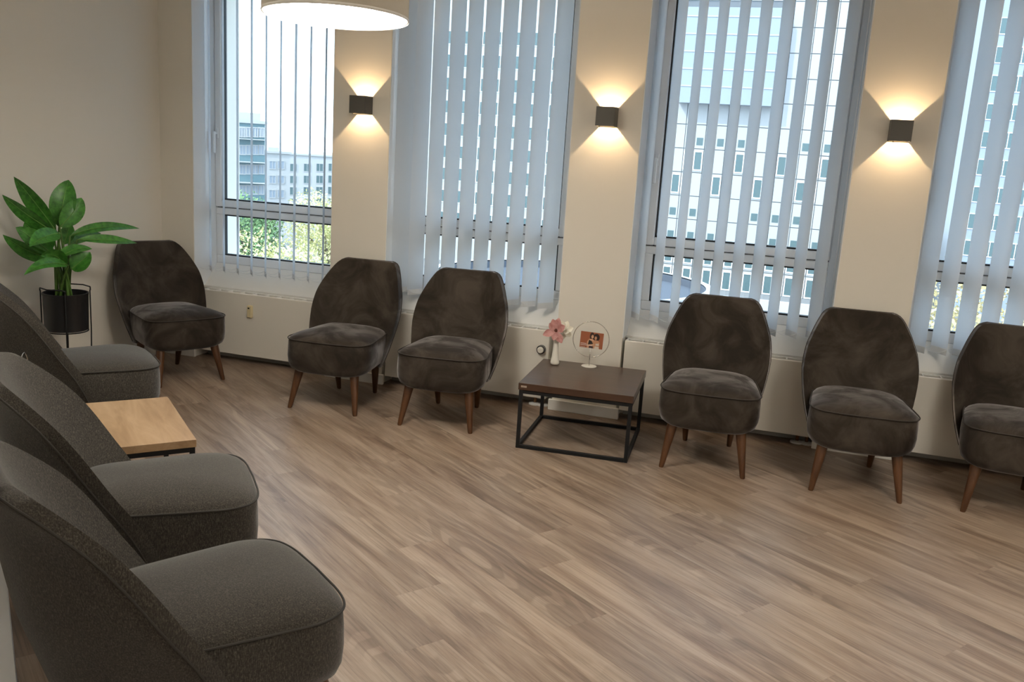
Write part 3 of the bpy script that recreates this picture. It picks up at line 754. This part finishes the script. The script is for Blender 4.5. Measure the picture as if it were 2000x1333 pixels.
# large white panelled office block opposite the third window
tb=tower('office_tower',-19.0,16.0,110,36,18,'white panelled office block filling the view of the third window')
pan=MB().box(-.585,.585,-.06,.06,-1.40,1.40).mesh('facade_panel',FAC)
panw=MB().box(-.60,.60,-.06,.06,-.40,.40).mesh('facade_panel',FAC)
winb=MB().box(-.42,.42,-.09,.02,-1.05,1.05).mesh('window_pane',PANE); winf=MB()
for q in ((-.56,-.42,-1.2,1.2),(.42,.56,-1.2,1.2),(-.42,.42,-1.2,-1.05),(-.42,.42,1.05,1.2)): winf.box(q[0],q[1],-.14,.02,q[2],q[3])
winf=winf.mesh('window_frame',WHITE); wins=MB().box(-.38,.38,-.08,.02,-.45,.45).mesh('window_pane',PANE)
cxb=tb.location.x; random.seed(12)
rows=[(k,19.2+5.8-k*2.9) for k in range(15)]
for k,zc in rows:
    for j in range(22):
        x=-15.2+j*1.25
        k-=0
        if -12.0<x<-.2 and 8.6<zc<19.6: continue
        link('facade_panel',pan,tb,(x-cxb,0,zc-GZ))
        if k in (8,9,12,13):
            if (j+k)%4 in (0,1) or k>=12: 
                wi=link('window_pane',winb,tb,(x-cxb,-.02,zc-GZ)); link('window_frame',winf,wi)
        elif k in (7,10,11):
            if (j*7+k)%5 in (0,1,2): link('window_pane',wins,tb,(x-cxb,-.02,zc-GZ-.55))
gx0,gx1=-11.9,-.5
gb=MB().box(gx0-cxb,gx1-cxb,-2.0,.0,8.6-GZ,19.6-GZ).build('glazed_bay',BLUEG,tb)
for k in range(5): MB().box(gx0-cxb,gx1-cxb,-2.08,-2.0,8.6-GZ+1.9+k*2.0,8.6-GZ+2.05+k*2.0).build('bay_band',FAC,gb)
# neighbour seen through the second window
def block(name,x0,x1,yd,z1,depth,label,body,panes,pw,ph,pm=PANE,roof=True,inset=.04):
    t=tag(empty(name,((x0+x1)/2,yd,GZ)),label,'building'); cx=t.location.x
    MB().box(x0-cx,x1-cx,0,depth,0,z1-GZ).build('building_body',body,t)
    MB().box(x0-cx-.2,x1-cx+.2,-.2,depth+.2,z1-GZ,z1-GZ+.3).build('roof_edge',WHITE,t)
    me=MB().box(-pw/2,pw/2,-.06,.05,-ph/2,ph/2).mesh('window_pane',pm); fm=MB(); e=.09
    for q in ((-pw/2-e,-pw/2,-ph/2-e,ph/2+e),(pw/2,pw/2+e,-ph/2-e,ph/2+e),(-pw/2,pw/2,-ph/2-e,-ph/2),(-pw/2,pw/2,ph/2,ph/2+e),(-.04,.04,-ph/2,ph/2)): fm.box(q[0],q[1],-.10,.03,q[2],q[3])
    fm=fm.mesh('window_frame',WHITE)
    for (x,z) in panes:
        wi=link('window_pane',me,t,(x-cx,0,z-GZ)); link('window_frame',fm,wi)
    return t
block('apartment_block',-60,-24.5,112,30,15,'pale high block glimpsed through the slits of the second blind',FAC,[(x,z) for x in [-44+2.6*k for k in range(7)] for z in (-8,-5,-2,1,4,7,10,13,16)],1.3,1.6)
# buildings beyond the first window, turned to face this way
def town_house(name,u0,u1,vt,D,label,body,cells,pm,extras=()):
    """cells: (u,v,w,h) windows measured on the facade; D metres away"""
    uc=(u0+u1)/2; d=ray(uc,vt); hl=math.hypot(d.x,d.y); k=D/hl; o=CAM+d*k; px=FOC/(D/hl)
    rz=math.atan2(d.x,d.y)*-1
    t=tag(empty(name,(o.x,o.y,GZ),rz),label,'building')
    W=(u1-u0)/px; H=o.z-GZ
    def loc(u,v): return ((u-uc)/px,H-(v-vt-(u-uc)*.062)/px)
    MB().box(-W/2,W/2,0,10,0,H).build('building_body',body,t)
    MB().box(-W/2-.3,W/2+.3,-.3,10.3,H,H+.4).build('roof_edge',FAC,t)
    for (u,v,w_,h) in cells:
        x,z=loc(u,v); a,c=w_/px/2,h/px/2
        p=MB().box(x-a,x+a,-.05,.05,z-c,z+c).build('window_pane',pm,t); fm=MB(); e=.12
        for q in ((x-a-e,x-a,z-c-e,z+c+e),(x+a,x+a+e,z-c-e,z+c+e),(x-a,x+a,z-c-e,z-c),(x-a,x+a,z+c,z+c+e),(x-.05,x+.05,z-c,z+c)): fm.box(q[0],q[1],-.12,.04,q[2],q[3])
        fm.build('window_frame',FAC,p)
    for (nm,ua,ub,va,vb,y0,y1,m_) in extras:
        xa,za=loc(ua,va); xb,zb=loc(ub,vb); zc_=max(za,zb); zd=min(za,zb); MB().box(xa,xb,y0,y1,zd,zc_).build(nm,m_,t)
    return t
ex=[('balcony_slab',448,516,v,v+6,-1.6,.1,FAC) for v in (268,312,352,388)]
ex+=[('baluster',456+k*5,457.5+k*5,250,268,-1.5,-1.4,FAC) for k in range(12)]+[('balcony_rail',448,516,247,250,-1.6,-1.4,FAC),('penthouse',440,508,217,240,2,8,FAC)]
town_house('teal_office_building',430,516,240,130,'teal and white office building at the left of the first window',TEAL,[(u,v,9,16) for u in (474,486,498,509) for v in (258,292,330,370)],BLUEG,ex)
town_house('white_house',517,566,300,175,'white house with bay windows right of the teal office',FAC,[(u,v,11,14) for u in (533,549) for v in (322,350,378)],BLUEG,[('dormer',524,545,288,300,1,7,FAC)])
town_house('white_apartment_house',560,700,306,240,'white apartment house with dark windows beside the first pier',FAC,[(u,v,12,14) for u in (575,601,625,648,672) for v in (327,350,372,394)],PANE,[('roof_storey',610,660,297,306,2,8,BRICKB)])
# low annex with a curved blue-grey roof below the third window
an=tag(empty('low_annex',(-3.7,27.3,GZ)),'low building with a curved blue-grey flat roof below the third window','building')
MB().lathe([(5.0,0),(5.0,10.6),(5.15,10.6),(5.15,11.0),(4.9,11.0),(4.85,10.75)],seg=64).build('building_body',ROOFM,an,True,30)
MB().lathe([(5.05,10.58),(5.22,10.6),(5.22,11.05),(4.95,11.05)],seg=64,cap0=False,cap1=False).build('parapet',FAC,an,True,30)
te=tag(empty('terrace',(4.2,20,GZ)),'sunlit pale terrace roof below the third window','terrace')
MB().box(-2.3,1.6,-8,7,0,10.6,.1).build('terrace_slab',PALEP,te); MB().box(-2.3,1.6,6.8,7,10.6,11.0).build('parapet',FAC,te)
# white block beyond the fourth window
block('pale_blue_block',20.5,38,108,28,15,'pale block with blue glazing beyond the right-hand window',BLUEG,[(x,z) for x in (22,24.6,27.2,29.8) for z in (-6,-3,0,3,6,9,12,15,18)],1.4,1.6)

def m_fol(name,c0,c1,c2):
    m=mat(name,c0,.7); nt,n,l,b=nodes(m); c=coords(nt); n1=noise(nt,c,1.3,4); r=ramp(nt,n1.outputs[0],[(.3,c0),(.5,c1),(.7,c2)]); l.new(r.outputs[0],b.inputs['Base Color']); return m
FY=m_fol('yellow_green_foliage',(.40,.41,.15),(.60,.57,.26),(.76,.71,.42))
FG=m_fol('mid_green_foliage',(.08,.16,.06),(.16,.27,.10),(.26,.38,.15))
FT=m_fol('straw_foliage',(.34,.28,.13),(.50,.42,.22),(.62,.54,.32))
BARK=mat('grey_bark',(.14,.11,.08),.9)
def tree(x,y,ztop,rx,rz,mt,label,n=2600,leaf_s=.16,seed=1):
    random.seed(seed); t=tag(empty('tree',(x,y,GZ)),label,'tree','trees outside the windows')
    H=ztop-GZ; cz=H-rz
    MB().tube([(0,0,0),(.1,0,cz*.6),(0,.1,cz)],.28,8,r1=.12).build('trunk',BARK,t,True)
    for k in range(5):
        a=2*math.pi*k/5; MB().tube([(0,0,cz-rz*.5),(rx*.3*math.cos(a),rx*.3*math.sin(a),cz),(rx*.7*math.cos(a),rx*.7*math.sin(a),cz+rz*.35)],.10,6,r1=.03).build('branch',BARK,t,True)
    lobes=[(random.uniform(-.5,.5)*rx,random.uniform(-.5,.5)*rx,cz+random.uniform(-.5,.45)*rz,random.uniform(.4,.6)) for _ in range(9)]+[(0,0,cz,.75)]
    mb=MB()
    for i in range(n):
        lb=random.choice(lobes); d=Vector((random.gauss(0,1),random.gauss(0,1),random.gauss(0,1))).normalized(); q=random.uniform(.75,1.03)
        p=Vector((lb[0]+d.x*rx*lb[3]*q,lb[1]+d.y*rx*lb[3]*q,lb[2]+d.z*rz*lb[3]*q))
        a=Vector((random.gauss(0,1),random.gauss(0,1),random.gauss(0,1))).normalized(); b_=a.cross(d)
        if b_.length<.1: continue
        b_.normalize(); s=leaf_s*random.uniform(.6,1.4)
        mb.quad(p-a*s,p+b_*s*.55,p+a*s,p-b_*s*.55)
    f=mb.build('foliage',mt,t); f['kind']='stuff'
    return t
tree(-10.2,18.5,-.75,3.2,3.6,FY,'yellow-green tree crown filling the lower pane of the first window',16000,.06,1)
tree(-22.9,35,-.5,2.2,3.2,FG,'mid green tree in front of the teal office building',9000,.08,2)
tree(-22.0,42,-1.0,3.0,3.4,FY,'small light green tree before the white apartment house',9000,.08,3)
tree(-14.6,22,-2.2,2.6,3.0,FG,'darker green tree left of the yellow-green crown',9000,.07,4)
tree(-2.5,13.5,-.95,2.6,3.2,FY,'yellow-green tree glimpsed through the second blind',12000,.06,5)
tree(8.2,15.5,1.0,2.2,4.4,FT,'straw-coloured tree beyond the fourth window',14000,.06,6)
tree(13.0,17.5,1.2,2.4,4.8,FT,'straw-coloured tree at the right edge beyond the fourth window',12000,.07,7)
